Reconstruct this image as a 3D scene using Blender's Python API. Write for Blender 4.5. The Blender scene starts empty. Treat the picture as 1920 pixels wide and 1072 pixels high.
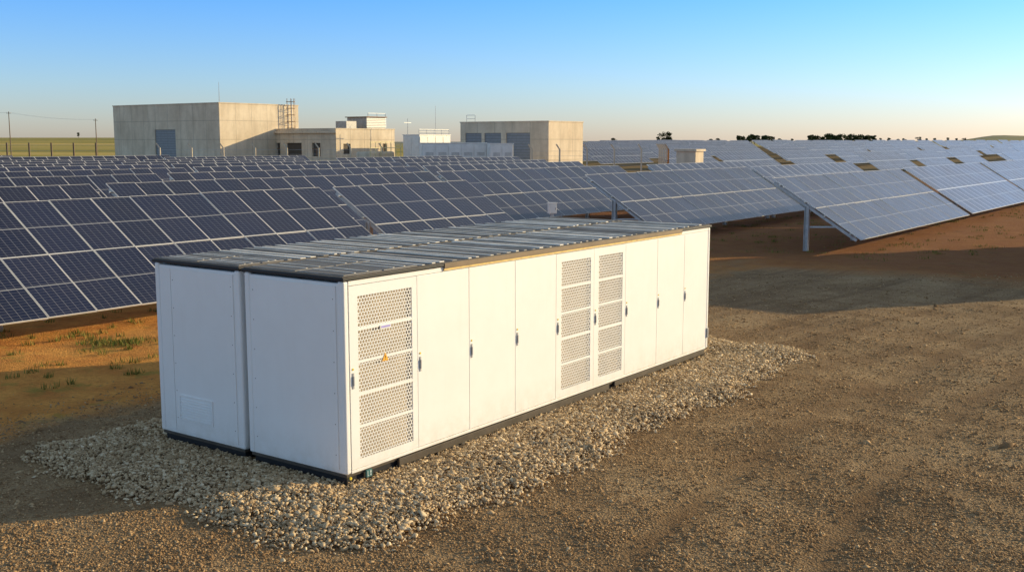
import bpy, bmesh, math, random
import numpy as np
from mathutils import Vector, Matrix
random.seed(7); rng=np.random.default_rng(7)
S=bpy.context.scene; COL=S.collection
ANG=math.radians(54.2)
CX,CY=-2.04,12.73
AX=(math.cos(ANG),math.sin(ANG)); BX=(-math.sin(ANG),math.cos(ANG))
def W(a,b): return (CX+AX[0]*a+BX[0]*b, CY+AX[1]*a+BX[1]*b)
def AB(x,y): return ((x-CX)*AX[0]+(y-CY)*AX[1],(x-CX)*BX[0]+(y-CY)*BX[1])
CAMH=4.2; TH=math.radians(7.716); F=2000/960.0
def sstep(v,a,b):
    t=np.clip((v-a)/(b-a),0,1); return t*t*(3-2*t)
def terr(x,y):
    x=np.asarray(x,float); y=np.asarray(y,float)
    d=np.maximum(y,1.0); u=x/d
    z=sstep(y,125,480)*1.9*sstep(u,0.0,0.12)
    z=z+sstep(y,260,700)*6.5*sstep(-u,.26,.36)
    z=z+sstep(y,900,1700)*8.5*sstep(u,.41,.455)*(1-.3*sstep(u,.47,.6))
    z=z+sstep(y,900,1900)*2.5*(1+np.sin(u*19)*.5+.25*np.sin(u*61))
    return z
def proj(x,y,z):
    f=y*math.cos(TH)+(CAMH-z)*math.sin(TH); dn=-y*math.sin(TH)+(CAMH-z)*math.cos(TH)
    if f<0.5: return None
    return (960+2000*x/f, 536+2000*dn/f, f)

# ------------------------------------------------ materials
def newmat(name):
    m=bpy.data.materials.new(name); m.use_nodes=True
    nt=m.node_tree; return m,nt,nt.nodes['Principled BSDF']
def N(nt,t,**k):
    n=nt.nodes.new(t)
    for a,b in k.items(): setattr(n,a,b)
    return n
def mth(nt,op,a,b=None,c=None,clamp=False):
    n=N(nt,'ShaderNodeMath',operation=op); n.use_clamp=clamp
    for i,v in enumerate((a,b,c)):
        if v is None: continue
        if isinstance(v,(int,float)): n.inputs[i].default_value=v
        else: nt.links.new(v,n.inputs[i])
    return n.outputs[0]
def mixc(nt,f,a,b,mode='MIX'):
    n=N(nt,'ShaderNodeMix',data_type='RGBA',blend_type=mode)
    for s,v in ((0,f),(6,a),(7,b)):
        if isinstance(v,(int,float)): n.inputs[s].default_value=v
        elif isinstance(v,tuple): n.inputs[s].default_value=(*v,1)
        else: nt.links.new(v,n.inputs[s])
    return n.outputs[2]
def noise(nt,vec,scale,detail=4,rough=.55):
    n=N(nt,'ShaderNodeTexNoise'); n.inputs['Scale'].default_value=scale
    n.inputs['Detail'].default_value=detail; n.inputs['Roughness'].default_value=rough
    if vec is not None: nt.links.new(vec,n.inputs['Vector'])
    return n.outputs['Fac']
def remap(nt,v,a,b,c=0.,d=1.):
    n=N(nt,'ShaderNodeMapRange'); nt.links.new(v,n.inputs[0])
    for i,x in enumerate((a,b,c,d)): n.inputs[i+1].default_value=x
    return n.outputs[0]
def bump(nt,bs,h,strength,dist):
    n=N(nt,'ShaderNodeBump'); n.inputs['Strength'].default_value=strength; n.inputs['Distance'].default_value=dist
    nt.links.new(h,n.inputs['Height']); nt.links.new(n.outputs[0],bs.inputs['Normal']); return n
def simple(name,col,rough=.5,metal=0.,var=.12,nscale=3.,bmp=0.,spec=.5):
    m,nt,bs=newmat(name)
    tc=N(nt,'ShaderNodeTexCoord')
    f=noise(nt,tc.outputs['Object'],nscale,5,.6)
    dark=tuple(c*(1-var) for c in col); lite=tuple(min(1,c*(1+var)) for c in col)
    c=mixc(nt,remap(nt,f,.3,.7),dark,lite); nt.links.new(c,bs.inputs['Base Color'])
    bs.inputs['Metallic'].default_value=metal; bs.inputs['Specular IOR Level'].default_value=spec
    nt.links.new(remap(nt,f,.2,.8,rough*.85,min(1,rough*1.15)),bs.inputs['Roughness'])
    if bmp: bump(nt,bs,noise(nt,tc.outputs['Object'],nscale*12,3),bmp,.01)
    return m
def white_paint():
    m,nt,bs=newmat('white_powder_coat'); tc=N(nt,'ShaderNodeTexCoord'); g=N(nt,'ShaderNodeNewGeometry')
    sx=N(nt,'ShaderNodeSeparateXYZ'); nt.links.new(g.outputs['Position'],sx.inputs[0])
    n1=noise(nt,tc.outputs['Object'],1.3,6,.65)
    mp=N(nt,'ShaderNodeMapping'); mp.inputs['Scale'].default_value=(9,9,.7); nt.links.new(g.outputs['Position'],mp.inputs[0])
    st=noise(nt,mp.outputs[0],1.2,5,.6)
    c=mixc(nt,remap(nt,n1,.3,.7),(.87,.85,.82),(.91,.90,.875))
    c=mixc(nt,remap(nt,st,.55,.8,0,.10),c,(.66,.61,.52))
    low=remap(nt,sx.outputs[2],.1,.6,1,0)
    dirt=mth(nt,'MULTIPLY',low,remap(nt,noise(nt,tc.outputs['Object'],5,6,.7),.35,.75),clamp=True)
    c=mixc(nt,mth(nt,'MULTIPLY',dirt,.35),c,(.50,.39,.26))
    nt.links.new(c,bs.inputs['Base Color']); bs.inputs['Roughness'].default_value=.42
    bump(nt,bs,noise(nt,tc.outputs['Object'],2.2,2),.05,.02)
    return m
M={}
M['white']=white_paint()
M['black']=simple('black_rubber_trim',(.022,.022,.024),.5,spec=.3)
M['skid']=simple('dark_steel_skid',(.085,.068,.052),.6,.1,.3,spec=.3)
M['roof']=simple('roof_sheet_grey_brown',(.17,.15,.13),.75,.0,.35,2.5,spec=.15)
M['rib']=simple('roof_rib_light_metal',(.74,.69,.61),.6,.0,.3,2,spec=.3)
M['ribd']=simple('roof_rib_dark_grey',(.34,.315,.285),.65,.0,.3,2,spec=.2)  # darker grey, picked at random for ribs, also on screws and hatch rims
M['roofdark']=simple('roof_plate_grey',(.19,.18,.17),.7,.0,spec=.15)
M['brass']=simple('wood_edge_strip',(.70,.49,.17),.5,.1,.25,8)
M['brown']=simple('brown_edge_trim',(.16,.11,.065),.5,.2,.2)
M['back']=simple('vent_backing',(.48,.38,.26),.7,0,.2,4)
M['handle']=simple('handle_grey',(.34,.34,.35),.45,.0)
M['yellow']=simple('yellow_dot',(.80,.58,.03),.5)
M['orange']=simple('warning_orange',(.95,.45,.03),.5)
M['violet']=simple('violet_display',(.42,.36,.80),.3)
M['teal']=simple('teal_label',(.05,.16,.16),.4)
M['labelwhite']=simple('label_white',(.5,.55,.55),.4)
M['steel']=simple('galvanised_steel',(.50,.50,.49),.5,.35,.2,6)
M['alu']=simple('aluminium_frame',(.70,.68,.65),.45,.15,.08)
M['rust']=simple('rusty_metal',(.26,.15,.08),.7,.2,.4,2)
M['wood']=simple('weathered_wood',(.17,.12,.08),.8,0,.3,4)
M['door']=simple('grey_roller_door',(.27,.28,.29),.6,.0,.1)
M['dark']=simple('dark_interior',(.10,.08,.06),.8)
M['cabinet']=simple('cabinet_white',(.84,.81,.75),.5,0,.1,1.5)
M['ac']=simple('hvac_grey',(.38,.36,.33),.5,.2,.2)
M['yrail']=simple('yellow_rail',(.72,.60,.30),.5,0,.2)
def concrete():
    m,nt,bs=newmat('cast_concrete'); tc=N(nt,'ShaderNodeTexCoord'); o=tc.outputs['Object']
    sx=N(nt,'ShaderNodeSeparateXYZ'); nt.links.new(o,sx.inputs[0])
    n1=noise(nt,o,.35,8,.7)
    mp=N(nt,'ShaderNodeMapping'); mp.inputs['Scale'].default_value=(1.6,1.6,.3); nt.links.new(o,mp.inputs[0])
    st=noise(nt,mp.outputs[0],1.,6,.65)
    c=mixc(nt,remap(nt,n1,.3,.7),(.60,.475,.335),(.86,.73,.55))
    c=mixc(nt,remap(nt,st,.48,.72,0,.6),c,(.36,.285,.195))
    h=mth(nt,'ADD',sx.outputs[0],sx.outputs[1])
    l1=mth(nt,'LESS_THAN',mth(nt,'PINGPONG',h,1.2),.04)
    l2=mth(nt,'LESS_THAN',mth(nt,'PINGPONG',sx.outputs[2],1.1),.04)
    l=mth(nt,'MAXIMUM',l1,l2)
    c=mixc(nt,mth(nt,'MULTIPLY',l,.4),c,(.22,.18,.14))
    top=remap(nt,noise(nt,mp.outputs[0],2.,4),.4,.7,0,.35)
    c=mixc(nt,top,c,(.82,.69,.50))
    nt.links.new(c,bs.inputs['Base Color']); bs.inputs['Roughness'].default_value=.88; bs.inputs['Specular IOR Level'].default_value=.2
    bump(nt,bs,noise(nt,o,6,5,.7),.3,.03); return m
M['concrete']=concrete()
def pv(name,table):
    m,nt,bs=newmat(name); uv=N(nt,'ShaderNodeUVMap'); sx=N(nt,'ShaderNodeSeparateXYZ'); nt.links.new(uv.outputs[0],sx.inputs[0])
    U,V=sx.outputs[0],sx.outputs[1]
    if table:
        U=mth(nt,'MODULO',U,1.134); V=mth(nt,'MODULO',V,2.13)
    cu=mth(nt,'LESS_THAN',mth(nt,'MODULO',U,.185),.010)
    cv=mth(nt,'LESS_THAN',mth(nt,'MODULO',V,.0925),.006)
    cell=mth(nt,'MAXIMUM',cu,cv)
    half=mth(nt,'LESS_THAN',mth(nt,'ABSOLUTE',mth(nt,'SUBTRACT',V,1.045)),.012)
    oi=N(nt,'ShaderNodeObjectInfo'); g=N(nt,'ShaderNodeNewGeometry')
    n=noise(nt,g.outputs['Position'],.7,5,.6)
    base=mixc(nt,oi.outputs['Random'],(.002,.005,.030),(.006,.011,.048))
    c=mixc(nt,mth(nt,'MULTIPLY',cell,.60),base,(.36,.35,.36))
    c=mixc(nt,remap(nt,n,.4,.8,.0,.02),c,(.50,.38,.25))
    c=mixc(nt,mth(nt,'MULTIPLY',half,.7),c,(.55,.54,.53))
    rough=remap(nt,n,.3,.7,.30,.42)
    if table:
        f1=mth(nt,'LESS_THAN',U,.024); f2=mth(nt,'GREATER_THAN',U,1.098)
        f3=mth(nt,'LESS_THAN',V,.028); f4=mth(nt,'GREATER_THAN',V,2.088)
        fr=mth(nt,'MAXIMUM',mth(nt,'MAXIMUM',f1,f2),mth(nt,'MAXIMUM',f3,f4))
        c=mixc(nt,fr,c,(.74,.71,.67)); nt.links.new(mth(nt,'MULTIPLY',fr,.15),bs.inputs['Metallic'])
    nt.links.new(c,bs.inputs['Base Color']); nt.links.new(rough,bs.inputs['Roughness'])
    bs.inputs['IOR'].default_value=1.5; bs.inputs['Specular Tint'].default_value=(1,.93,.84,1)
    bs.inputs['Sheen Weight'].default_value=.42; bs.inputs['Sheen Roughness'].default_value=.22; bs.inputs['Sheen Tint'].default_value=(1,.9,.76,1)
    bs.inputs['Coat Weight'].default_value=.35; bs.inputs['Coat Roughness'].default_value=.2; bs.inputs['Coat IOR'].default_value=1.4
    return m
M['pv']=pv('solar_cell_glass',False); M['pvt']=pv('solar_table_glass',True)
def stone_mat(name,c1,c2,c3):
    m,nt,bs=newmat(name); at=N(nt,'ShaderNodeAttribute',attribute_name='tone'); g=N(nt,'ShaderNodeNewGeometry')
    r=N(nt,'ShaderNodeValToRGB'); nt.links.new(at.outputs['Fac'],r.inputs[0])
    e=r.color_ramp.elements; e[0].color=(*c1,1); e[1].color=(*c3,1); k=e.new(.5); k.color=(*c2,1)
    n=noise(nt,g.outputs['Position'],40,3)
    c=mixc(nt,remap(nt,n,.3,.7,0,.35),r.outputs[0],tuple(x*.55 for x in c2))
    nt.links.new(c,bs.inputs['Base Color']); bs.inputs['Roughness'].default_value=.85; bs.inputs['Specular IOR Level'].default_value=.15; return m
M['stone']=stone_mat('crushed_stone',(.24,.15,.08),(.64,.46,.26),(.94,.77,.52))
M['pebble']=stone_mat('brown_pebble',(.20,.115,.055),(.47,.30,.15),(.80,.58,.33))
M['grass']=stone_mat('grass_blades',(.07,.11,.02),(.17,.20,.035),(.42,.33,.10))
M['leaf']=stone_mat('tree_leaves',(.02,.035,.012),(.045,.065,.02),(.09,.11,.035))
M['bark']=simple('bark',(.10,.075,.05),.9)

# ------------------------------------------------ mesh builder
class B:
    def __init__(s): s.v=[];s.f=[];s.m=[];s.mats=[];s.uv=None
    def mi(s,k):
        if k not in s.mats: s.mats.append(k)
        return s.mats.index(k)
    def box(s,x0,x1,y0,y1,z0,z1,k):
        i=len(s.v); s.v+=[(x0,y0,z0),(x1,y0,z0),(x1,y1,z0),(x0,y1,z0),(x0,y0,z1),(x1,y0,z1),(x1,y1,z1),(x0,y1,z1)]
        s.f+=[(i,i+3,i+2,i+1),(i+4,i+5,i+6,i+7),(i,i+1,i+5,i+4),(i+1,i+2,i+6,i+5),(i+2,i+3,i+7,i+6),(i+3,i,i+4,i+7)]
        s.m+=[s.mi(k)]*6; return s
    def beam(s,p,q,w,h,k,up=(0,0,1)):
        p=Vector(p);q=Vector(q);d=(q-p).normalized();u=Vector(up)
        r=d.cross(u)
        if r.length<1e-3: r=d.cross(Vector((1,0,0)))
        r.normalize();u=r.cross(d); i=len(s.v)
        for c in (p,q):
            for sx,sy in((-1,-1),(1,-1),(1,1),(-1,1)): s.v.append(tuple(c+r*(sx*w/2)+u*(sy*h/2)))
        s.f+=[(i,i+1,i+2,i+3),(i+7,i+6,i+5,i+4)]+[(i+j,i+4+j,i+4+(j+1)%4,i+(j+1)%4) for j in range(4)]
        s.m+=[s.mi(k)]*6; return s
    def cyl(s,p,q,r0,r1,k,n=8):
        p=Vector(p);q=Vector(q);d=(q-p).normalized();u=d.orthogonal().normalized();w=d.cross(u);i=len(s.v)
        for c,r in((p,r0),(q,r1)):
            for j in range(n):
                t=2*math.pi*j/n; s.v.append(tuple(c+(u*math.cos(t)+w*math.sin(t))*r))
        s.f+=[(i+j,i+(j+1)%n,i+n+(j+1)%n,i+n+j) for j in range(n)]+[tuple(i+n-1-j for j in range(n)),tuple(i+n+j for j in range(n))]
        s.m+=[s.mi(k)]*(n+2); return s
    def poly(s,vs,k):
        i=len(s.v); s.v+=vs; s.f.append(tuple(range(i,i+len(vs)))); s.m.append(s.mi(k)); return s
    def mesh(s,name):
        me=bpy.data.meshes.new(name); me.from_pydata(s.v,[],s.f)
        for k in s.mats: me.materials.append(M[k])
        me.polygons.foreach_set('material_index',s.m); me.update(); return me
    def obj(s,name,parent=None,bev=0,seg=2,loc=None,label=None):
        o=bpy.data.objects.new(name,s.mesh(name)); COL.objects.link(o)
        if parent: o.parent=parent
        if loc: o.location=loc
        if bev:
            b=o.modifiers.new('bevel','BEVEL'); b.width=bev; b.segments=seg; b.limit_method='ANGLE'
        if label: o['label']=label
        return o
def empty(name,label,cat,loc,rot=0,group=None):
    o=bpy.data.objects.new(name,None); o.empty_display_size=.3; COL.objects.link(o)
    o.location=loc; o.rotation_euler=(0,0,rot); o['label']=label; o['category']=cat
    if group: o['group']=group
    return o
def tag(o,label,cat,group=None):
    o['label']=label;o['category']=cat
    if group:o['group']=group
def npmesh(name,V,Fc,k,tone=None):
    nf,m=Fc.shape; me=bpy.data.meshes.new(name)
    me.vertices.add(len(V)); me.vertices.foreach_set('co',V.astype(np.float32).ravel())
    me.loops.add(nf*m); me.loops.foreach_set('vertex_index',Fc.astype(np.int32).ravel())
    me.polygons.add(nf); me.polygons.foreach_set('loop_start',np.arange(0,nf*m,m,dtype=np.int32))
    me.update(calc_edges=True)
    if tone is not None:
        a=me.attributes.new('tone','FLOAT','POINT'); a.data.foreach_set('value',tone.astype(np.float32))
    me.materials.append(M[k]); return me

# ------------------------------------------------ ground
TR=(-4.4,-6.1,-8.6,-10.3)
def trk(a,b):
    s=0*b
    for bb in TR: s=s+np.exp(-((b-bb-.9*np.sin(a*.16+.5))/.2)**2)
    return s
def hnear(x,y):
    a=(x-CX)*AX[0]+(y-CY)*AX[1]; b=(x-CX)*BX[0]+(y-CY)*BX[1]
    z=.018*np.sin(x*1.7+1.3*np.sin(y*.9))+.014*np.sin(y*2.3+x*.8)+.008*np.sin(x*5.1+y*3.7)
    fl=sstep(np.hypot((a-5)/8.5,(b-1.8)/3.9),.85,1.25); z=z*(.25+.6*fl)
    z=z-.032*trk(a,b)*(.65+.35*np.sin(a*.7))
    return z*(1-sstep(np.hypot(x,y),45,80))-.03
def gcoords(n,k,L,c):
    t=np.linspace(-1,1,n); return c+L/math.sinh(k)*np.sinh(k*t)
gx=gcoords(560,6.9,5000,0); gy=gcoords(620,7.1,6000,14)
X,Y=np.meshgrid(gx,gy); Z=hnear(X,Y)+terr(X,Y)
V=np.stack([X.ravel(),Y.ravel(),Z.ravel()],1); nx,ny=len(gx),len(gy)
i=np.arange(nx*ny).reshape(ny,nx); Fc=np.stack([i[:-1,:-1],i[:-1,1:],i[1:,1:],i[1:,:-1]],-1).reshape(-1,4)
def ground_mat():
    m,nt,bs=newmat('ground_soil_gravel'); g=N(nt,'ShaderNodeNewGeometry'); P=g.outputs['Position']
    sub=N(nt,'ShaderNodeVectorMath',operation='SUBTRACT'); nt.links.new(P,sub.inputs[0]); sub.inputs[1].default_value=(CX,CY,0)
    def dot(v):
        d=N(nt,'ShaderNodeVectorMath',operation='DOT_PRODUCT'); nt.links.new(sub.outputs[0],d.inputs[0]); d.inputs[1].default_value=v; return d.outputs['Value']
    a=dot((*AX,0)); b=dot((*BX,0)); sp=N(nt,'ShaderNodeSeparateXYZ'); nt.links.new(P,sp.inputs[0])
    nb=noise(nt,P,.35,6,.65); w=mth(nt,'MULTIPLY',mth(nt,'SUBTRACT',nb,.5),6.)
    gb=remap(nt,mth(nt,'ADD',b,w),5.2,6.6,1,0); ga=remap(nt,mth(nt,'ADD',a,w),24.,27.,1,0)
    gmask=mth(nt,'MULTIPLY',gb,ga)
    vo=N(nt,'ShaderNodeTexVoronoi'); vo.inputs['Scale'].default_value=34; nt.links.new(P,vo.inputs['Vector'])
    bw=N(nt,'ShaderNodeSeparateXYZ'); nt.links.new(vo.outputs['Color'],bw.inputs[0])
    n2=noise(nt,P,.6,7,.7); n3=noise(nt,P,14,4,.7)
    gr=mixc(nt,bw.outputs[0],(.22,.14,.068),(.58,.40,.22))
    gr=mixc(nt,remap(nt,n3,.35,.7),gr,(.42,.28,.145))
    gr=mixc(nt,remap(nt,n2,.38,.62,0,.7),gr,(.21,.125,.06))
    gr=mixc(nt,remap(nt,noise(nt,P,.22,5,.6),.5,.7,0,.5),gr,(.50,.36,.20))
    off=mth(nt,'MULTIPLY',mth(nt,'SINE',mth(nt,'MULTIPLY_ADD',a,.16,.5)),.9)
    bo=mth(nt,'SUBTRACT',b,off)
    mp=N(nt,'ShaderNodeCombineXYZ'); nt.links.new(mth(nt,'MULTIPLY',a,.10),mp.inputs[0]); nt.links.new(mth(nt,'MULTIPLY',bo,1.5),mp.inputs[1])
    stk=noise(nt,mp.outputs[0],1.,5,.6)
    gr=mixc(nt,remap(nt,stk,.47,.68,0,.65),gr,(.17,.10,.05))
    tk=None
    for bb in TR:
        d=remap(nt,mth(nt,'ABSOLUTE',mth(nt,'SUBTRACT',bo,bb)),.10,.36,1,0)
        tk=d if tk is None else mth(nt,'MAXIMUM',tk,d)
    gr=mixc(nt,mth(nt,'MULTIPLY',tk,remap(nt,n2,.35,.6,.15,.6)),gr,(.17,.10,.05))
    so=mixc(nt,remap(nt,noise(nt,P,1.2,7,.7),.3,.7),(.54,.20,.05),(.86,.42,.10))
    so=mixc(nt,remap(nt,n3,.45,.75,0,.5),so,(.30,.115,.035))
    gmk=remap(nt,noise(nt,P,.8,8,.75),.56,.66,0,.7)
    so=mixc(nt,gmk,so,(.24,.24,.05))
    ra=remap(nt,a,20,28); so=mixc(nt,mth(nt,'MULTIPLY',ra,.75),so,(.20,.085,.045))
    c=mixc(nt,gmask,so,gr)
    fr=remap(nt,sp.outputs[1],90,150)
    mp2=N(nt,'ShaderNodeMapping'); mp2.inputs['Scale'].default_value=(.004,.02,1); nt.links.new(P,mp2.inputs[0])
    ff=mixc(nt,remap(nt,noise(nt,mp2.outputs[0],1,6,.6),.35,.65),(.24,.23,.05),(.62,.44,.13))
    dry=mixc(nt,n2,(.16,.11,.05),(.34,.23,.10))
    xr=mth(nt,'DIVIDE',sp.outputs[0],sp.outputs[1]); rt=remap(nt,xr,.0,.08); near=remap(nt,sp.outputs[1],420,520,1,0)
    ff=mixc(nt,mth(nt,'MULTIPLY',rt,near),ff,dry)
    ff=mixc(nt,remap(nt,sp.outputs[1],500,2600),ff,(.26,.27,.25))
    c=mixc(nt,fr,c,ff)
    nt.links.new(c,bs.inputs['Base Color']); bs.inputs['Roughness'].default_value=.95
    bs.inputs['Specular IOR Level'].default_value=.08
    hh=mth(nt,'ADD',mth(nt,'MULTIPLY',vo.outputs['Distance'],-.6),mth(nt,'ADD',mth(nt,'MULTIPLY',n3,1.),mth(nt,'MULTIPLY',noise(nt,P,3,5,.7),2.2)))
    bump(nt,bs,hh,.8,.035)
    return m
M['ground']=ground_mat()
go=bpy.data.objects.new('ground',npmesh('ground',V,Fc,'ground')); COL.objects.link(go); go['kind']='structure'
go.data.polygons.foreach_set('use_smooth',[True]*len(go.data.polygons))

# ------------------------------------------------ stones
def scatter(name,pts,size,flat,k,sub=1,jit=.22,tone=None):
    n=len(pts)
    if sub:
        bm=bmesh.new(); bmesh.ops.create_icosphere(bm,subdivisions=1,radius=1)
        tv=np.array([v.co[:] for v in bm.verts]); tf=np.array([[v.index for v in f.verts] for f in bm.faces]); bm.free()
    else:
        tv=np.array([(1,0,0),(-1,0,0),(0,1,0),(0,-1,0),(0,0,1),(0,0,-1)],float)
        tf=np.array([(0,2,4),(2,1,4),(1,3,4),(3,0,4),(2,0,5),(1,2,5),(3,1,5),(0,3,5)])
    nv=len(tv)
    vv=tv[None]*(1+rng.normal(0,jit,(n,nv,1)))
    sc=np.stack([size*rng.uniform(.8,1.6,n),size*rng.uniform(.5,1.,n),size*flat*rng.uniform(.7,1.3,n)],1)
    vv=vv*sc[:,None,:]
    t=rng.normal(0,.6,n); ct,st=np.cos(t)[:,None],np.sin(t)[:,None]
    y=vv[...,1]*ct-vv[...,2]*st; z=vv[...,1]*st+vv[...,2]*ct; vv=np.stack([vv[...,0],y,z],-1)
    p=rng.uniform(0,6.28,n); cp,sp=np.cos(p)[:,None],np.sin(p)[:,None]
    x=vv[...,0]*cp-vv[...,1]*sp; y=vv[...,0]*sp+vv[...,1]*cp
    vv=np.stack([x,y,vv[...,2]],-1)+pts[:,None,:]
    ff=tf[None]+(np.arange(n)*nv)[:,None,None]
    tn=rng.beta(2,2,n) if tone is None else tone
    me=npmesh(name,vv.reshape(-1,3),ff.reshape(-1,3),k,np.repeat(tn,nv))
    o=bpy.data.objects.new(name,me); COL.objects.link(o); o['kind']='stuff'; return o
def padd(a,b):
    ca,cb=4.9,1.35; ha,hb=6.7,3.2; r=1.2
    qa=np.abs(a-ca)-ha+r; qb=np.abs(b-cb)-hb+r
    d=np.hypot(np.maximum(qa,0),np.maximum(qb,0))+np.minimum(np.maximum(qa,qb),0)-r
    return -d+.12*np.sin(a*1.3+b*.7)+.07*np.sin(a*3.1-b*2.7)+.06*np.sin(b*4.3)+.05*np.sin(a*7.7+b*5)
n=215000
a=rng.uniform(-3,12.8,n); b=rng.uniform(-2.7,6,n); d=padd(a,b)
keep=(rng.normal(0,.10,n)<d)&~((a>.10)&(a<10.1)&(b>.10)&(b<3.6)); a=a[keep];b=b[keep];d=d[keep]
px=CX+AX[0]*a+BX[0]*b; py=CY+AX[1]*a+BX[1]*b
dc=np.maximum(np.maximum(-a,a-10.17),np.maximum(-b,b-3.68))
mound=.08*sstep(d,-.1,.45)*sstep(dc,.0,.7)+.022*np.sin(px*2.1)*np.sin(py*2.6)*sstep(dc,.1,.6)
pz=hnear(px,py)+mound+rng.uniform(-.012,.02,len(a))+.006
scatter('gravel_pad',np.stack([px,py,pz],1),rng.lognormal(math.log(.0160),.38,len(a)),.78,'stone',jit=.32)['label']='pale crushed stone bed around the white battery containers'
n=200000
u=rng.uniform(-.53,.53,n); yy=8.3/(1-rng.uniform(0,1,n)**.85*(1-8.3/34))
px=u*yy; py=yy; a=(px-CX)*AX[0]+(py-CY)*AX[1]; b=(px-CX)*BX[0]+(py-CY)*BX[1]
keep=(padd(a,b)<.1)&(b<6.2+rng.normal(0,.7,n))&(np.abs(np.sin(px*.9+py*.37)*np.sin(py*1.1-px*.5))+rng.uniform(0,1,n)>.40)&(rng.uniform(0,1,n)>.85*trk(a,b))
px,py=px[keep],py[keep]
scatter('loose_pebbles',np.stack([px,py,hnear(px,py)+.001],1),rng.lognormal(math.log(.0092),.42,len(px))*(1+py/60),.75,'pebble',sub=0,tone=rng.beta(1.5,2.8,len(px)))['label']='brown loose pebbles on the compacted yard'

def grass(name,cl,per,h):
    vs=[];tn=[]
    for (x,y,r) in cl:
        for _ in range(per):
            ang=random.uniform(0,6.28); rr=r*random.random()**.6
            bx,by=x+rr*math.cos(ang),y+rr*math.sin(ang); bz=-.03
            a2=random.uniform(0,6.28); hh=h*random.uniform(.4,1.1); w=.008+.004*hh
            dx,dy=math.cos(a2),math.sin(a2); l=hh*random.uniform(.2,.8)
            vs+=[(bx-dy*w,by+dx*w,bz),(bx+dy*w,by-dx*w,bz),(bx+dx*l,by+dy*l,bz+hh)]
            t=random.random(); tn+=[t]*3
    V=np.array(vs); Fc=np.arange(len(vs)).reshape(-1,3)
    o=bpy.data.objects.new(name,npmesh(name,V,Fc,'grass',np.array(tn))); COL.objects.link(o); o['kind']='stuff'; return o
cl=[]
for _ in range(150):
    x=random.uniform(-13,-5.5); y=random.uniform(17.5,27)
    a_,b_=AB(x,y)
    if b_<7.6: continue
    cl.append((x,y,random.uniform(.05,.22)))
for _ in range(20): cl.append((random.gauss(-8.2,.35),random.gauss(22.3,.18),.25))
for _ in range(300):
    a_=random.uniform(24,70); b_=random.uniform(0,14); x,y=W(a_,b_)
    if a_>29 or b_>8: cl.append((x,y,random.uniform(.1,.5)))
grass('grass',cl,26,.13)['label']='short green and straw grass tufts in red soil'

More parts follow.
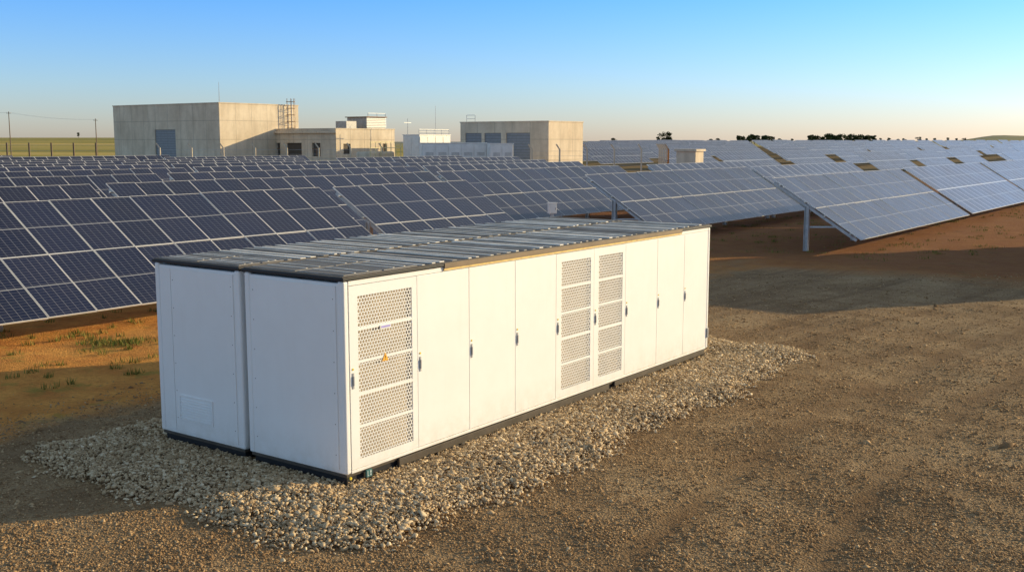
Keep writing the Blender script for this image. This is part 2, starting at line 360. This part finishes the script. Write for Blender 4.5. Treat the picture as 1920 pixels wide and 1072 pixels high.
# ------------------------------------------------ battery containers
UL,UW=10.17,1.79
def unit(label,b0,front):
    x,y=W(0,b0); E=empty('battery_container',label,'battery container',(x,y,0),ANG,'white battery containers on the stone bed')
    B().box(.05,UL-.05,.05,UW-.05,-.06,.07,'black').box(.02,UL-.02,.02,UW-.02,.07,.11,'skid').obj('base_frame',E,.006)
    y0=.055 if front else 0.0
    B().box(.012,UL-.012,y0,UW-.01,.112,2.50,'white').obj('body',E,.02,3)
    for (xx,yy) in ((0,-.003),(UL-.09,-.003),(0,UW-.10),(UL-.09,UW-.10)):
        B().box(xx,xx+.09,yy,yy+.103,.113,2.525,'white').obj('corner_post',E,.028,4)
    p=B(); p.box(-.003,.012,.13,UW-.13 if front else UW-.36,.165,2.46,'white')
    if not front: p.box(-.003,.012,UW-.35,UW-.13,.165,2.46,'white')
    for yy in (.17,UW-.17 if front else UW-.40):
        for j in range(6): p.cyl((-.006,yy,.35+j*.39),(-.003,yy,.35+j*.39),.008,.008,'ribd',6)
    p.obj('end_panel',E,.002,2)
    if not front:
        v=B()
        zc=.33; yb=.62
        v.box(-.016,-.0035,yb,yb+.72,zc,zc+.02,'white').box(-.016,-.0035,yb,yb+.72,zc+.34,zc+.36,'white').box(-.016,-.0035,yb,yb+.02,zc+.02,zc+.34,'white').box(-.016,-.0035,yb+.70,yb+.72,zc+.02,zc+.34,'white')
        v.poly([(-.0045,yb+.02,zc+.02),(-.0045,yb+.70,zc+.02),(-.0045,yb+.70,zc+.34),(-.0045,yb+.02,zc+.34)],'white')
        for j in range(8):
            z=zc+.035+j*.038; v.beam((-.013,yb+.02,z),(-.013,yb+.70,z),.020,.007,'white',up=(.6,0,1))
        v.obj('louvre_vent',E)
    B().box(-.02,UL+.02,-.025,UW+.025,2.526,2.566,'black').obj('roof_trim',E,.008)
    r=B(); r.box(0,UL,0,UW,2.566,2.580,'roof')
    r.obj('roof_sheet',E,.003)
    rb=B(); x=1.50 if front else .88; q=0
    while x<UL-.12:
        w=random.choice((.055,.07,.10)); hh=random.choice((.006,.009,.014))
        k=random.choice(('rib','rib','ribd'))
        rb.box(x,x+w,.02+random.uniform(0,.03),UW-.02-random.uniform(0,.03),2.581,2.584+hh,k)
        x+=w+random.choice((.10,.13,.16,.24)); q+=1
    rb.obj('roof_ribs',E,.002)
    pl=B()
    xs=[(.08,.76),(.80,1.44)] if front else [(.06,.42),(.46,.84)]
    for (xa,xb_) in xs:
        for (ya,yb) in ((.06,.87),(.91,UW-.06)):
            pl.box(xa,xb_,ya,yb,2.581,2.590,'ribd').poly([(xa+.03,ya+.03,2.5915),(xb_-.03,ya+.03,2.5915),(xb_-.03,yb-.03,2.5915),(xa+.03,yb-.03,2.5915)],'roofdark')
            for t in (.33,.66): pl.box(xa+(xb_-xa)*t,xa+(xb_-xa)*t+.03,ya+.04,yb-.04,2.592,2.598,'rib')
    pl.obj('roof_hatch',E)
    if not front: return E
    B().box(.095,UL-.095,.0,.054,2.462,2.520,'white').box(.095,UL-.095,.0,.054,.115,.151,'white').obj('door_header',E,.003)
    B().box(1.9,8.9,-.033,-.028,2.505,2.575,'brown').box(1.9,8.9,-.022,-.001,2.475,2.500,'brass').obj('edge_strip',E)
    B().box(.95,6.3,-.02,.018,.0,.10,'skid').box(6.5,10.0,-.012,.018,.02,.10,'skid').obj('skid_rail',E,.004)
    edges=[.095,1.357,2.463,3.57,4.67,5.80,6.84,8.0,9.07,10.075]
    for i in range(9):
        x0,x1=edges[i]+.004,edges[i+1]-.004; z0,z1=.157,2.456
        vented=i in(0,4,5)
        D=B()
        if not vented:
            D.box(x0,x1,0,.05,z0,z1,'white')
            o=D.obj('door',E,.006,3)
        else:
            l=.15; va,vb=x0+l,x1-.10; D.box(x0,va,0,.05,z0,z1,'white').box(vb,x1,0,.05,z0,z1,'white')
            zb=[.27+j*(2.05/5) for j in range(6)]
            D.box(va,vb,0,.05,z0,zb[0],'white').box(va,vb,0,.05,zb[5],z1,'white')
            for j in range(1,5): D.box(va,vb,0.001,.049,zb[j]-.018,zb[j]+.018,'white')
            o=D.obj('door',E,label='white cabinet door with perforated ventilation panels')
            H=B(); p=.050; R=p/math.sqrt(3); r=R*.76
            H.poly([(va,.046,zb[0]),(vb,.046,zb[0]),(vb,.046,zb[5]),(va,.046,zb[5])],'back')
            z=zb[0]; row=0
            while z<zb[5]+R*.5:
                x=va+(p/2 if row%2 else 0)
                while x<vb+.01:
                    i0=len(H.v)
                    for rad,yd in((R,.006),(r,.006),(r,.014)):
                        for q in range(6):
                            t=math.pi/6+q*math.pi/3; H.v.append((min(max(x+rad*math.cos(t),va-.01),vb+.01),yd,min(max(z+rad*math.sin(t),zb[0]-.01),zb[5]+.01)))
                    for q in range(6):
                        e=(q+1)%6
                        H.f.append((i0+q,i0+e,i0+6+e,i0+6+q)); H.f.append((i0+6+q,i0+6+e,i0+12+e,i0+12+q)); H.m+=[H.mi('white')]*2
                    x+=p
                z+=R*1.5; row+=1
            H.obj('vent_grille',o)
            if i==0:
                zc=1.86
                B().box(.64,.84,-.010,-.002,zc-.0,zc+.045,'white').poly([(.655,-.0115,zc+.010),(.825,-.0115,zc+.010),(.825,-.0115,zc+.035),(.655,-.0115,zc+.035)],'violet').obj('status_display',o)
                zt=1.44; T=B()
                T.poly([(.67,-.0055,zt),(.79,-.0055,zt),(.73,-.0055,zt+.105)],'orange'); T.box(.726,.734,-.0082,-.007,zt+.035,zt+.068,'black').box(.726,.734,-.0082,-.007,zt+.013,zt+.022,'black')
                T.box(.72,.74,-.004,.004,zt+.01,zt+.04,'orange')
                T.obj('warning_sign',o)
        hx=x0+.045
        h=B().box(hx-.017,hx+.017,-.008,0-.0005,1.18,1.38,'handle').box(hx-.010,hx+.010,-.022,-.0085,1.22,1.34,'handle')
        h.obj('handle',o,.004)
        B().cyl((hx,-.0005,1.425),(hx,-.008,1.425),.015,.013,'yellow',10).obj('lock_marker',o)
    B().box(10.09,10.14,-.03,-.004,.33,.52,'handle').obj('earth_box',E,.004)
    lb=B().box(.33,.43,-.024,-.002 ,.01,.105,'teal'); lb.box(.345,.355,-.026,-.0245,.025,.09,'labelwhite').box(.355,.372,-.026,-.0245,.025,.035,'labelwhite').box(.392,.415,-.026,-.0245,.06,.09,'labelwhite').box(.392,.415,-.026,-.0245,.025,.048,'labelwhite')
    lb.obj('label_plate',E)
    B().cyl((.05,-.012,.07),(.05,-.028,.07),.022,.018,'yellow',10).obj('lifting_plug',E)
    return E
unit('long white battery container with perforated doors and ribbed roof',0,True)
unit('white battery container with louvre vent standing beside its twin',1.89,False)

# ------------------------------------------------ solar tables
LEN=4.25; TILT=math.radians(32); cT,sT=math.cos(TILT),math.sin(TILT); ZL=.5; PW,PH=1.134,2.13
mb=B(); w,h,t=1.120,2.114,.035; fw=.015
mb.box(0,w,0,fw,0,t,'alu').box(0,w,h-fw,h,0,t,'alu').box(0,fw,fw,h-fw,0,t,'alu').box(w-fw,w,fw,h-fw,0,t,'alu')
mb.poly([(fw,fw,.031),(w-fw,fw,.031),(w-fw,h-fw,.031),(fw,h-fw,.031)],'pv').poly([(fw,fw,.006),(fw,h-fw,.006),(w-fw,h-fw,.006),(w-fw,fw,.006)],'alu')
MOD=mb.mesh('solar_panel'); uvl=MOD.uv_layers.new(name='UVMap')
for l in MOD.loops:
    c=MOD.vertices[l.vertex_index].co; uvl.data[l.index].uv=(c.x,c.y)
def slope(x,s,off=0): return (x, s*cT-off*sT, ZL+s*sT+off*cT)
PY=LEN*.6
cache={}
def tmesh(kind,nc):
    key=(kind,nc)
    if key in cache: return cache[key]
    L=nc*PW-.02
    if kind=='surf':
        b_=B(); v=[slope(0,0,.035),slope(L,0,.035),slope(L,LEN-.01,.035),slope(0,LEN-.01,.035)]; u=[slope(0,0),slope(0,LEN-.01),slope(L,LEN-.01),slope(L,0)]
        b_.poly(v,'pvt').poly(u,'alu')
        vv=[slope(0,0,.035),slope(0,0),slope(L,0),slope(L,0,.035)]; b_.poly(vv,'alu')
        b_.poly([slope(0,LEN-.01,.035),slope(0,LEN-.01),slope(0,0),slope(0,0,.035)],'alu')
        b_.poly([slope(0,LEN-.01,.035),slope(L,LEN-.01,.035),slope(L,LEN-.01),slope(0,LEN-.01)],'alu')
        me=b_.mesh('panel_surface'); uv=me.uv_layers.new(name='UVMap')
        for l in me.loops:
            c=me.vertices[l.vertex_index].co; uv.data[l.index].uv=(c.x+.0,(c.z-.035*cT-ZL)/sT+.0)
    elif kind=='purlin':
        b_=B()
        for s in (.45,1.65,2.6,3.8): b_.beam(slope(-.12,s,-.035),slope(L+.12,s,-.035),.05,.06,'steel',up=(0,-sT,cT))
        me=b_.mesh('purlins')
    elif kind=='rafter':
        me=B().beam(slope(0,.15,-.12),slope(0,LEN-.15,-.12),.08,.11,'steel',up=(0,-sT,cT)).mesh('rafter')
    elif kind=='post':
        z=ZL+PY*sT-.15; b_=B()
        y=PY*cT
        b_.box(-.08,.08,y-.09,y-.075,-.25,z,'steel').box(-.08,.08,y+.075,y+.09,-.25,z,'steel').box(-.01,.01,y-.075,y+.075,-.25,z,'steel')
        me=b_.mesh('support_post')
    elif kind=='strut':
        me=B().beam((0.04,PY*cT,.9),slope(.04,1.1,-.15),.06,.06,'steel').mesh('diagonal_strut')
    cache[key]=me; return me
def add(name,me,par,loc=(0,0,0),rot=(0,0,0)):
    o=bpy.data.objects.new(name,me); COL.objects.link(o); o.parent=par; o.location=loc; o.rotation_euler=rot; return o
tabs=[]
def cand(a,b,nc,lim=None):
    L=nc*PW
    x,y=W(a+L/2,b+1.8); 
    if lim and y>lim(x/max(y,1)): return
    vis=False
    for (aa,bb,zz) in ((0,0,.5),(L,0,.5),(0,3.6,2.75),(L,3.6,2.75),(L/2,1.8,1.6)):
        X_,Y_=W(a+aa,b+bb); p=proj(X_,Y_,zz+float(terr(X_,Y_)))
        if p and -60<p[0]<1980 and p[1]<900: vis=True
    if vis:
        tabs.append((math.hypot(x,y),a,b,nc,float(terr(x,y))))
lim1=lambda u: 113-22*min(1,max(0,(u+.25)/.35))-14*min(1,max(0,(u-.1)/.08))
P=15*PW+.6
for k in range(0,6): cand(31+P*k,3.65,15,lambda u:105)
cand(14.5-15*PW,11.8,15); cand(14.5-2*15*PW-.6,11.8,15); cand(15.1,11.8,6)
for k in range(0,5): cand(30.2+P*k,11.8,15,lim1)
for r in range(2,16):
    off=[0,7.5,-5.2,3.3,11,-2][r%6]
    for k in range(-10,9):
        cand(off+P*k+(3 if k>2 else 0),3.65+8.15*r,15,lim1)
for r in range(-30,60):
    off=[0,5.5,-4,9][r%4]
    for k in range(-4,45):
        a_=off+(P+4.2)*k+(9 if k>8 else 0)+(9 if k>14 else 0); b_=15.5*r+1
        x,y=W(a_+8.5,b_+1.8)
        if y<136 or y>480 or x/y<.06 or x/y>.53: continue
        if (y<150 and x/y<.15): continue
        cand(a_,b_,15)
tabs.sort()
far=[]; G='solar panel tables standing in parallel rows'
for q,(d,a,b,nc,tz) in enumerate(tabs):
    x,y=W(a,b)
    if q>=290: far.append((a,b,nc,tz)); continue
    if d<125:
        E=empty('solar_panel_table','tilted dark blue solar panels on steel posts in red soil','solar panels',(x,y,tz),ANG,G)
        L=nc*PW; n=max(2,round(L/3.8)); near=d<62; dz=0 if near else random.gauss(0,.02)
        if near:
            for i in range(nc):
                for j in range(2):
                    s=j*PH; l=slope(i*PW,s)
                    add('solar_panel',MOD,E,(l[0],l[1],l[2]),(TILT+random.gauss(0,.004),random.gauss(0,.003),0))
            add('purlins',tmesh('purlin',nc),E)
        else: add('panel_surface',tmesh('surf',nc),E,(0,0,dz),(random.gauss(0,.006),0,0))
        for i in range(n):
            xx=.12+(L-.25)*i/(n-1)
            add('support_post',tmesh('post',0),E,(xx,0,0)); add('rafter',tmesh('rafter',0),E,(xx,0,0))
            if near: add('diagonal_strut',tmesh('strut',0),E,(xx,0,0))
    else:
        o=bpy.data.objects.new('solar_panel_table',tmesh('surf',nc)); COL.objects.link(o); o.location=(x,y,tz+.02); o.rotation_euler=(random.gauss(0,.02),0,ANG+random.gauss(0,.01)); tag(o,'pale sky-reflecting solar panel table in a distant row','solar panels',G)
if far:
    src=tmesh('surf',15); vs=np.array([v.co[:] for v in src.vertices]); fs=[tuple(p.vertices) for p in src.polygons]; mi=[p.material_index for p in src.polygons]
    AV=[];AF=[];AM=[];UVS=[]
    u0=[tuple(d.uv) for d in src.uv_layers[0].data]
    for (a,b,nc,tz) in far:
        x,y=W(a,b); base=len(AV)
        for v in vs: AV.append((x+v[0]*AX[0]+v[1]*BX[0],y+v[0]*AX[1]+v[1]*BX[1],v[2]+tz))
        AF+=[tuple(base+i for i in f) for f in fs]; AM+=mi; UVS+=u0
    me=bpy.data.meshes.new('distant_solar_panel_rows'); me.from_pydata(AV,[],AF)
    me.materials.append(M['pvt']);me.materials.append(M['alu']); me.polygons.foreach_set('material_index',AM)
    uv=me.uv_layers.new(name='UVMap'); uv.data.foreach_set('uv',np.array(UVS,dtype=np.float32).ravel())
    o=bpy.data.objects.new('distant_solar_panel_rows',me); COL.objects.link(o); o['kind']='stuff'; o['label']='far rows of pale solar panels merging towards the horizon'
print('TABLES',len(tabs),'far',len(far))

x,y=1.5,40.0
E=empty('combiner_box','small white combiner box on a steel post between panel rows','electrical box',(x,y,0),.35)
B().box(-.05,.05,-.05,.05,-.2,1.55,'steel').obj('post',E)
B().box(-.15,.15,-.10,.08,1.52,1.90,'cabinet').box(-.17,.17,-.12,.10,1.90,1.93,'cabinet').obj('box',E,.006); B().box(-.12,.12,-.112,-.101,1.56,1.86,'cabinet').box(.08,.10,-.13,-.113,1.66,1.74,'handle').obj('box_door',E)

# ------------------------------------------------ buildings
def wall_x(bd,L,H,ops,y0,y1,k):
    xs=sorted({0,L,*[o[0] for o in ops],*[o[1] for o in ops]}); zs=sorted({0,H,*[o[2] for o in ops],*[o[3] for o in ops]})
    for i in range(len(xs)-1):
        for j in range(len(zs)-1):
            cx,cz=(xs[i]+xs[i+1])/2,(zs[j]+zs[j+1])/2
            if any(o[0]<cx<o[1] and o[2]<cz<o[3] for o in ops): continue
            bd.box(xs[i],xs[i+1],y0,y1,zs[j],zs[j+1],k)
def wall_y(bd,L,H,ops,x0,x1,k,s=0):
    ys=sorted({s,L,*[o[0] for o in ops],*[o[1] for o in ops]}); zs=sorted({0,H,*[o[2] for o in ops],*[o[3] for o in ops]})
    for i in range(len(ys)-1):
        for j in range(len(zs)-1):
            cy,cz=(ys[i]+ys[i+1])/2,(zs[j]+zs[j+1])/2
            if any(o[0]<cy<o[1] and o[2]<cz<o[3] for o in ops): continue
            bd.box(x0,x1,ys[i],ys[i+1],zs[j],zs[j+1],k)
def building(label,xy,La,Lb,H,end_ops=(),long_ops=(),coping=True):
    E=empty('concrete_building',label,'building',(xy[0],xy[1],float(terr(*xy))),ANG)
    w=B(); t=.3
    wall_x(w,La,H,[o[:4] for o in long_ops],0,t,'concrete'); wall_y(w,Lb,H,[o[:4] for o in end_ops],0,t,'concrete',t)
    w.box(t,La,Lb-t,Lb,0,H,'concrete').box(La-t,La,t,Lb-t,0,H,'concrete'); w.obj('wall',E)
    B().box(t,La-t,t,Lb-t,H-.6,H-.4,'concrete').obj('roof',E)
    if coping: B().box(-.06,La+.06,-.06,.36,H+.002,H+.12,'concrete').box(-.06,.36,.36,Lb+.06,H+.002,H+.12,'concrete').box(.36,La+.06,Lb-.36,Lb+.06,H+.002,H+.12,'concrete').box(La-.36,La+.06,.36,Lb-.36,H+.002,H+.12,'concrete').obj('coping',E)
    for o in end_ops:
        y0,y1,z0,z1,kind=o; d=B()
        if kind=='door':
            z=z0
            while z<z1-.01: d.box(.10,.14+.02*((int(z*10))%2),y0,y1,z,min(z+.28,z1),'door'); z+=.3
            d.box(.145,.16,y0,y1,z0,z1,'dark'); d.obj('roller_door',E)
        else:
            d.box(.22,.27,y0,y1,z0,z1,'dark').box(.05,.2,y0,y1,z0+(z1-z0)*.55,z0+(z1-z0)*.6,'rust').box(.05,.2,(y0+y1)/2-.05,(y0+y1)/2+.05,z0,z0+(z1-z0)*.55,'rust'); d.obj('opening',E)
    for o in long_ops:
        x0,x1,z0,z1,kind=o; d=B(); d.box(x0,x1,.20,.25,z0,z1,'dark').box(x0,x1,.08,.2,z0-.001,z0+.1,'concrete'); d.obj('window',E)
    return E
E1=building('tall windowless concrete block with blue-grey roller door and caged ladder',(-33.9,125),12.3,20.6,8.55,[(8.2,12.2,0,5.6,'door')],[])
def ladder(E,x,top,w=.7):
    l=B()
    for xx in(x-w/2,x+w/2): l.cyl((xx,-.25,.3),(xx,-.25,top),.05,.05,'steel',6)
    z=.6
    while z<top: l.cyl((x-w/2,-.25,z),(x+w/2,-.25,z),.03,.03,'steel',5); z+=.4
    l.obj('ladder_rungs',E); c=B(); z=2.6
    while z<top+.1:
        pts=[(x+.55*math.cos(t),-.3-.75*math.sin(t),z) for t in np.linspace(0,math.pi,8)]
        for p,q in zip(pts,pts[1:]): c.beam(p,q,.03,.07,'rust')
        z+=.8
    for t in np.linspace(.2,math.pi-.2,5):
        c.beam((x+.55*math.cos(t),-.3-.75*math.sin(t),2.6),(x+.55*math.cos(t),-.3-.75*math.sin(t),top),.04,.03,'rust')
    c.obj('ladder_cage',E)
ladder(E1,10.6,9.4)
B().cyl((.5,.5,8.6),(.5,.5,11.0),.04,.02,'steel',6).obj('antenna',E1)
E2=building('low concrete building with open bays beside the tall block',(-20.6,126),10.2,12.5,5.6,[(2.6,4.0,2.4,4.0,'o'),(5.8,8.4,0,4.0,'o'),(9.6,11.4,2.4,4.0,'o')],[(1.2,2.4,2.6,3.9,'w'),(8.0,8.8,2.8,3.9,'w')])
B().box(-.4,-.07,-.4,12.9,5.15,5.4,'concrete').obj('canopy',E2)
ac=B().box(6.5,9.8,1.2,4.5,5.3,7.1,'ac')
for i in range(6): ac.box(6.4,9.9,1.1,1.19,5.9+i*.2,6.0+i*.2,'steel')
ac.box(6.3,10,1.0,4.7,7.1,7.2,'rust'); ac.box(3.2,4.9,1.4,3.2,5.3,6.6,'ac')
for xx in (6.6,8.2,9.7): ac.cyl((xx,1.05,7.2),(xx,1.05,7.6),.04,.04,'steel',5)
ac.beam((6.6,1.05,7.6),(9.7,1.05,7.6),.05,.05,'steel'); ac.obj('rooftop_ventilation_unit',E2)
E3=building('square concrete building with three blue-grey roller doors',(3.9,115),6.9,12.0,6.25,[(2.4,5.6,0,5.1,'door'),(6.3,8.6,0,5.1,'door'),(9.0,11.3,0,5.1,'door')],[])
r=B()
for yy in(10.2,11.4): r.cyl((.4,yy,6.3),(.4,yy,7.1),.03,.03,'steel',5)
r.beam((.4,10.2,7.1),(.4,11.4,7.1),.05,.05,'steel').beam((.4,10.2,6.7),(.4,11.4,6.7),.04,.04,'steel'); r.obj('roof_railing',E3)
building('plain low concrete building added out of view to shadow the gravel yard',(27.5,33.5),9,7.5,4.9,[(2,4.5,0,3,'door')],[(2,3.4,1.2,2.4,'w')])  # unseen building, added and sized to throw the shadow band across the yard
def whitebox(name,label,cat,x,y,La,Lb,H,ribs=True,group=None,rot=ANG):
    E=empty(name,label,cat,(x,y,0),rot,group)
    B().box(0,La,0,Lb,.15,H,'cabinet').obj('body',E,.03)
    B().box(-.06,La+.06,-.06,Lb+.06,H+.002,H+.1,'cabinet').obj('roof',E); B().box(.1,La-.1,.1,Lb-.1,-.2,.149,'skid').obj('base_frame',E)
    n=max(1,round(La/1.3))
    for i in range(n):
        d=B().box(La*i/n+.05,La*(i+1)/n-.05,-.05,-.002,.3,H-.15,'cabinet'); d.box(La*i/n+.14,La*i/n+.2,-.09,-.052,H*.4,H*.55,'handle'); 
        for j in range(4): d.box(La*i/n+.3,La*(i+1)/n-.2,-.06,-.051,H*.7+j*.09,H*.7+j*.09+.04,'ac')
        d.obj('door',E)
    if ribs:
        for j in range(max(1,int(Lb/1.2))): B().box(-.05,-.002,j*1.2+.1,j*1.2+1.1,.3,H-.2,'cabinet').obj('side_panel',E)
    return E
Ew=whitebox('white_plant_room','white plant room with railing and pipes on its roof','building',-11.0,128,5.8,2.6,4.9)
r=B()
for i in range(5): r.cyl((i*1.4,.05,5.0),(i*1.4,.05,5.6),.03,.03,'steel',5)
r.beam((0,.05,5.6),(5.6,.05,5.6),.05,.05,'steel').beam((0,.05,5.3),(5.6,.05,5.3),.04,.04,'steel'); r.obj('roof_railing',Ew)
r=B().cyl((.2,2,5.0),(.2,2,6.9),.05,.03,'steel',6).beam((-.5,2,6.4),(.8,2,6.4),.06,.06,'steel').cyl((5.4,2,5.0),(5.4,2,8.5),.04,.02,'steel',6); r.obj('roof_mast',Ew)
CG='white equipment cabinets by the concrete buildings'
for (x,y,La,Lb,H) in ((-9.0,108,6.6,2.2,3.95),(-2.2,108,2.4,2.2,3.9)):
    whitebox('equipment_cabinet','white metal equipment cabinet with louvred doors beside concrete buildings','cabinet',x,y,La,Lb,H,True,CG,math.radians(14))
E=empty('yellow_railing','pale yellow pipe railing around low equipment','railing',(-15.0,114,0),ANG)
r=B()
for i in range(7): r.cyl((i*.8,0,0),(i*.8,0,4.1),.04,.04,'yrail',5)
r.obj('uprights',E)
r=B().beam((0,0,4.1),(4.8,0,4.1),.08,.08,'yrail').beam((0,0,3.5),(4.8,0,3.5),.07,.07,'yrail'); r.obj('rails',E)
B().box(.3,4.4,.5,2.5,0,3.1,'concrete').obj('low_tank',E,.2)
E=empty('pump_house','small flat concrete hut with overhanging roof among solar rows','hut',(16.4,96,0),ANG)
B().box(0,1.6,0,1.9,-.1,3.3,'concrete').obj('wall',E); B().box(-.15,1.75,-.15,2.05,3.302,3.5,'concrete').obj('roof',E); B().box(.4,1.1,-.04,-.003,.2,2.2,'door').obj('door',E)

def fence(name,label,pts,h,k,bent,step,wires,pw=.12):
    x0,y0=pts[0]; E=empty(name,label,'fence',(x0,y0,0)); post=None; tops=[]
    for (p,q) in zip(pts,pts[1:]):
        d=math.hypot(q[0]-p[0],q[1]-p[1]); n=max(1,int(d/step))
        for i in range(n+1):
            x=p[0]+(q[0]-p[0])*i/n; y=p[1]+(q[1]-p[1])*i/n; z=float(terr(x,y))
            if post is None:
                b_=B().box(-pw/2,pw/2,-pw/2,pw/2,-.2,h,k)
                if bent: b_.beam((0,0,h-.03),(-.35,-.1,h+.5),pw*.8,pw*.8,k)
                post=b_.mesh('fence_post')
            add('fence_post',post,E,(x-x0,y-y0,z)); tops.append((x-x0,y-y0,z))
    w=B()
    for a_,b_ in zip(tops,tops[1:]):
        for j in range(wires):
            zz=h*(j+.6)/wires; w.beam((a_[0],a_[1],a_[2]+zz),(b_[0],b_[1],b_[2]+zz),.018,.018,'steel')
    w.obj('fence_wires',E)
fence('perimeter_fence','wire fence on concrete posts with bent tops',[(-38,116),(-14,116)],3.5,'concrete',True,3.3,7,.15)
fence('perimeter_fence','wire fence on concrete posts with bent tops',[(2,108),(16,110),(17,124)],3.4,'concrete',True,2.6,7,.15)
fence('field_fence','weathered wooden post and wire fence along a grassy field',[(-95,150),(-48,148)],4.0,'wood',False,3.0,5,.18)
def pole(x,y,h):
    z=float(terr(x,y)); E=empty('utility_pole','wooden utility pole with crossarm standing in grass field','utility pole',(x,y,z),.3,'utility poles along the field')
    B().cyl((0,0,-.3),(0,0,h),.13,.08,'wood',8).obj('shaft',E); B().beam((-.5,0,h-.4),(.5,0,h-.4),.09,.09,'wood').obj('crossarm',E)
    i=B()
    for xx in(-.45,.45): i.cyl((xx,0,h-.34),(xx,0,h-.15),.05,.04,'cabinet',6)
    i.obj('insulators',E); return Vector((x,y,z+h-.2))
ps=[pole(-116.5,250,11.0),pole(-96.5,250,9.4)]
def wire(p,q,sag=1.):
    w=B(); pr=None
    for i in range(13):
        t=i/12; c=p.lerp(q,t); c.z-=4*sag*t*(1-t)
        if pr: w.beam(pr,c,.022,.022,'steel')
        pr=c.copy()
    o=w.obj('power_line'); tag(o,'thin sagging power line between utility poles','power line','power lines between utility poles')
for off in(-.45,.45):
    wire(ps[0]+Vector((off,0,0)),ps[1]+Vector((off,0,0)),.5)
    wire(ps[0]+Vector((off,0,0)),Vector((-150+off,252,11)),.5)

# ------------------------------------------------ trees
def tree_meshes(seed,h,r):
    R=random.Random(seed); t=B(); t.cyl((0,0,-.5),(0,0,h*.5),.03*h,.018*h,'bark',7)
    cl=[]
    for i in range(9):
        an=R.uniform(0,6.28); el=R.uniform(.35,.95); q=(r*.75*math.cos(an)*R.uniform(.3,1),r*.75*math.sin(an)*R.uniform(.3,1),h*el)
        t.cyl((0,0,h*R.uniform(.25,.45)),q,.012*h,.004*h,'bark',5); cl.append((q,r*R.uniform(.28,.5)))
    vs=[];tn=[]
    for (c,cr) in cl:
        tb=R.random()
        for _ in range(90):
            d=Vector((R.gauss(0,1),R.gauss(0,1),R.gauss(0,.75))); d=d.normalized()*cr*R.random()**.4; p=Vector(c)+d; s=.05*h*R.uniform(.5,1.2)
            u=Vector((R.gauss(0,1),R.gauss(0,1),R.gauss(0,1))).normalized(); v=u.orthogonal().normalized()
            vs+=[tuple(p+u*s),tuple(p+v*s),tuple(p-u*s),tuple(p-v*s)]; tn+=[min(1,max(0,tb*.6+R.random()*.4))]*4
    V=np.array(vs); return t.mesh('trunk'), npmesh('crown',V,np.arange(len(vs)).reshape(-1,4),'leaf',np.array(tn))
TM=[tree_meshes(s,10,r) for s,r in((1,3.5),(2,4.5),(3,2.4),(4,5.5))]
def tree(px,top,D,v=None):
    u=(px-960)/2000; x=u*D; z=float(terr(x,D)); ztop=CAMH+(265-top)*D/2000; s=max(.3,(ztop-z)/10)
    E=empty('tree','dark green broadleaf tree standing on the distant field edge','tree',(x,D,z),random.uniform(0,6),'trees along the horizon'); E.scale=(s*1.25,s*1.25,s)
    v=random.randrange(4) if v is None else v
    add('trunk',TM[v][0],E); add('crown',TM[v][1],E)
tree(1245,250,520,1); tree(155,249,700,2); tree(1232,257,700,2)
for q in range(12): tree(1383+q*5.6+random.uniform(-1,1),254+random.uniform(-1,3),820+random.uniform(-30,30))
for q in range(22): tree(1512+q*5.6+random.uniform(-1,1),253+random.uniform(-1,4),850+random.uniform(-40,40))
for px in (1150,1330,1345,1460,1480,1645,1660,1675,1690,1715,1730,1745,1770,1785,1800): tree(px,258.5+random.uniform(-1,2),1200)

# ------------------------------------------------ light
EL=math.radians(13); az=math.atan2(.94,.34)
sd=Vector((math.sin(az)*math.cos(EL),math.cos(az)*math.cos(EL),math.sin(EL)))
L=bpy.data.lights.new('sun','SUN'); L.energy=5.0; L.angle=math.radians(.5); L.color=(1,.80,.46)
lo=bpy.data.objects.new('sun',L); COL.objects.link(lo); lo.rotation_euler=sd.to_track_quat('Z','Y').to_euler(); lo.location=(30,10,30)
Wd=bpy.data.worlds.new('World'); S.world=Wd; Wd.use_nodes=True; nt=Wd.node_tree; bg=nt.nodes['Background']
sk=nt.nodes.new('ShaderNodeTexSky'); sk.sky_type='NISHITA'; sk.sun_disc=False; sk.sun_elevation=EL; sk.sun_rotation=az
sk.air_density=1.0; sk.dust_density=.5; sk.ozone_density=1.4; sk.altitude=200
tc=nt.nodes.new('ShaderNodeTexCoord'); sx=nt.nodes.new('ShaderNodeSeparateXYZ'); nt.links.new(tc.outputs['Generated'],sx.inputs[0])
rp=nt.nodes.new('ShaderNodeValToRGB'); nt.links.new(sx.outputs[2],rp.inputs[0])
e=rp.color_ramp.elements; e[0].position=0; e[0].color=(.93,.99,1.50,1); e[1].position=.65; e[1].color=(1.75,1.45,1.18,1)
k=e.new(.05); k.color=(.76,1.03,1.70,1); k=e.new(.13); k.color=(.45,.94,1.85,1); k=e.new(.28); k.color=(1.45,1.28,1.22,1)
mx=nt.nodes.new('ShaderNodeMix'); mx.data_type='RGBA'; mx.blend_type='MULTIPLY'; mx.inputs[0].default_value=1
nt.links.new(sk.outputs[0],mx.inputs[6]); nt.links.new(rp.outputs[0],mx.inputs[7]); nt.links.new(mx.outputs[2],bg.inputs[0]); bg.inputs[1].default_value=.142
cam=bpy.data.cameras.new('camera'); cam.sensor_width=36; cam.lens=37.5; cam.clip_end=20000; cam.clip_start=.1
co=bpy.data.objects.new('camera',cam); COL.objects.link(co); co.location=(0,0,CAMH); co.rotation_euler=(math.pi/2-TH,0,0); S.camera=co
S.view_settings.view_transform='Standard'; S.view_settings.look='None'; S.view_settings.exposure=0
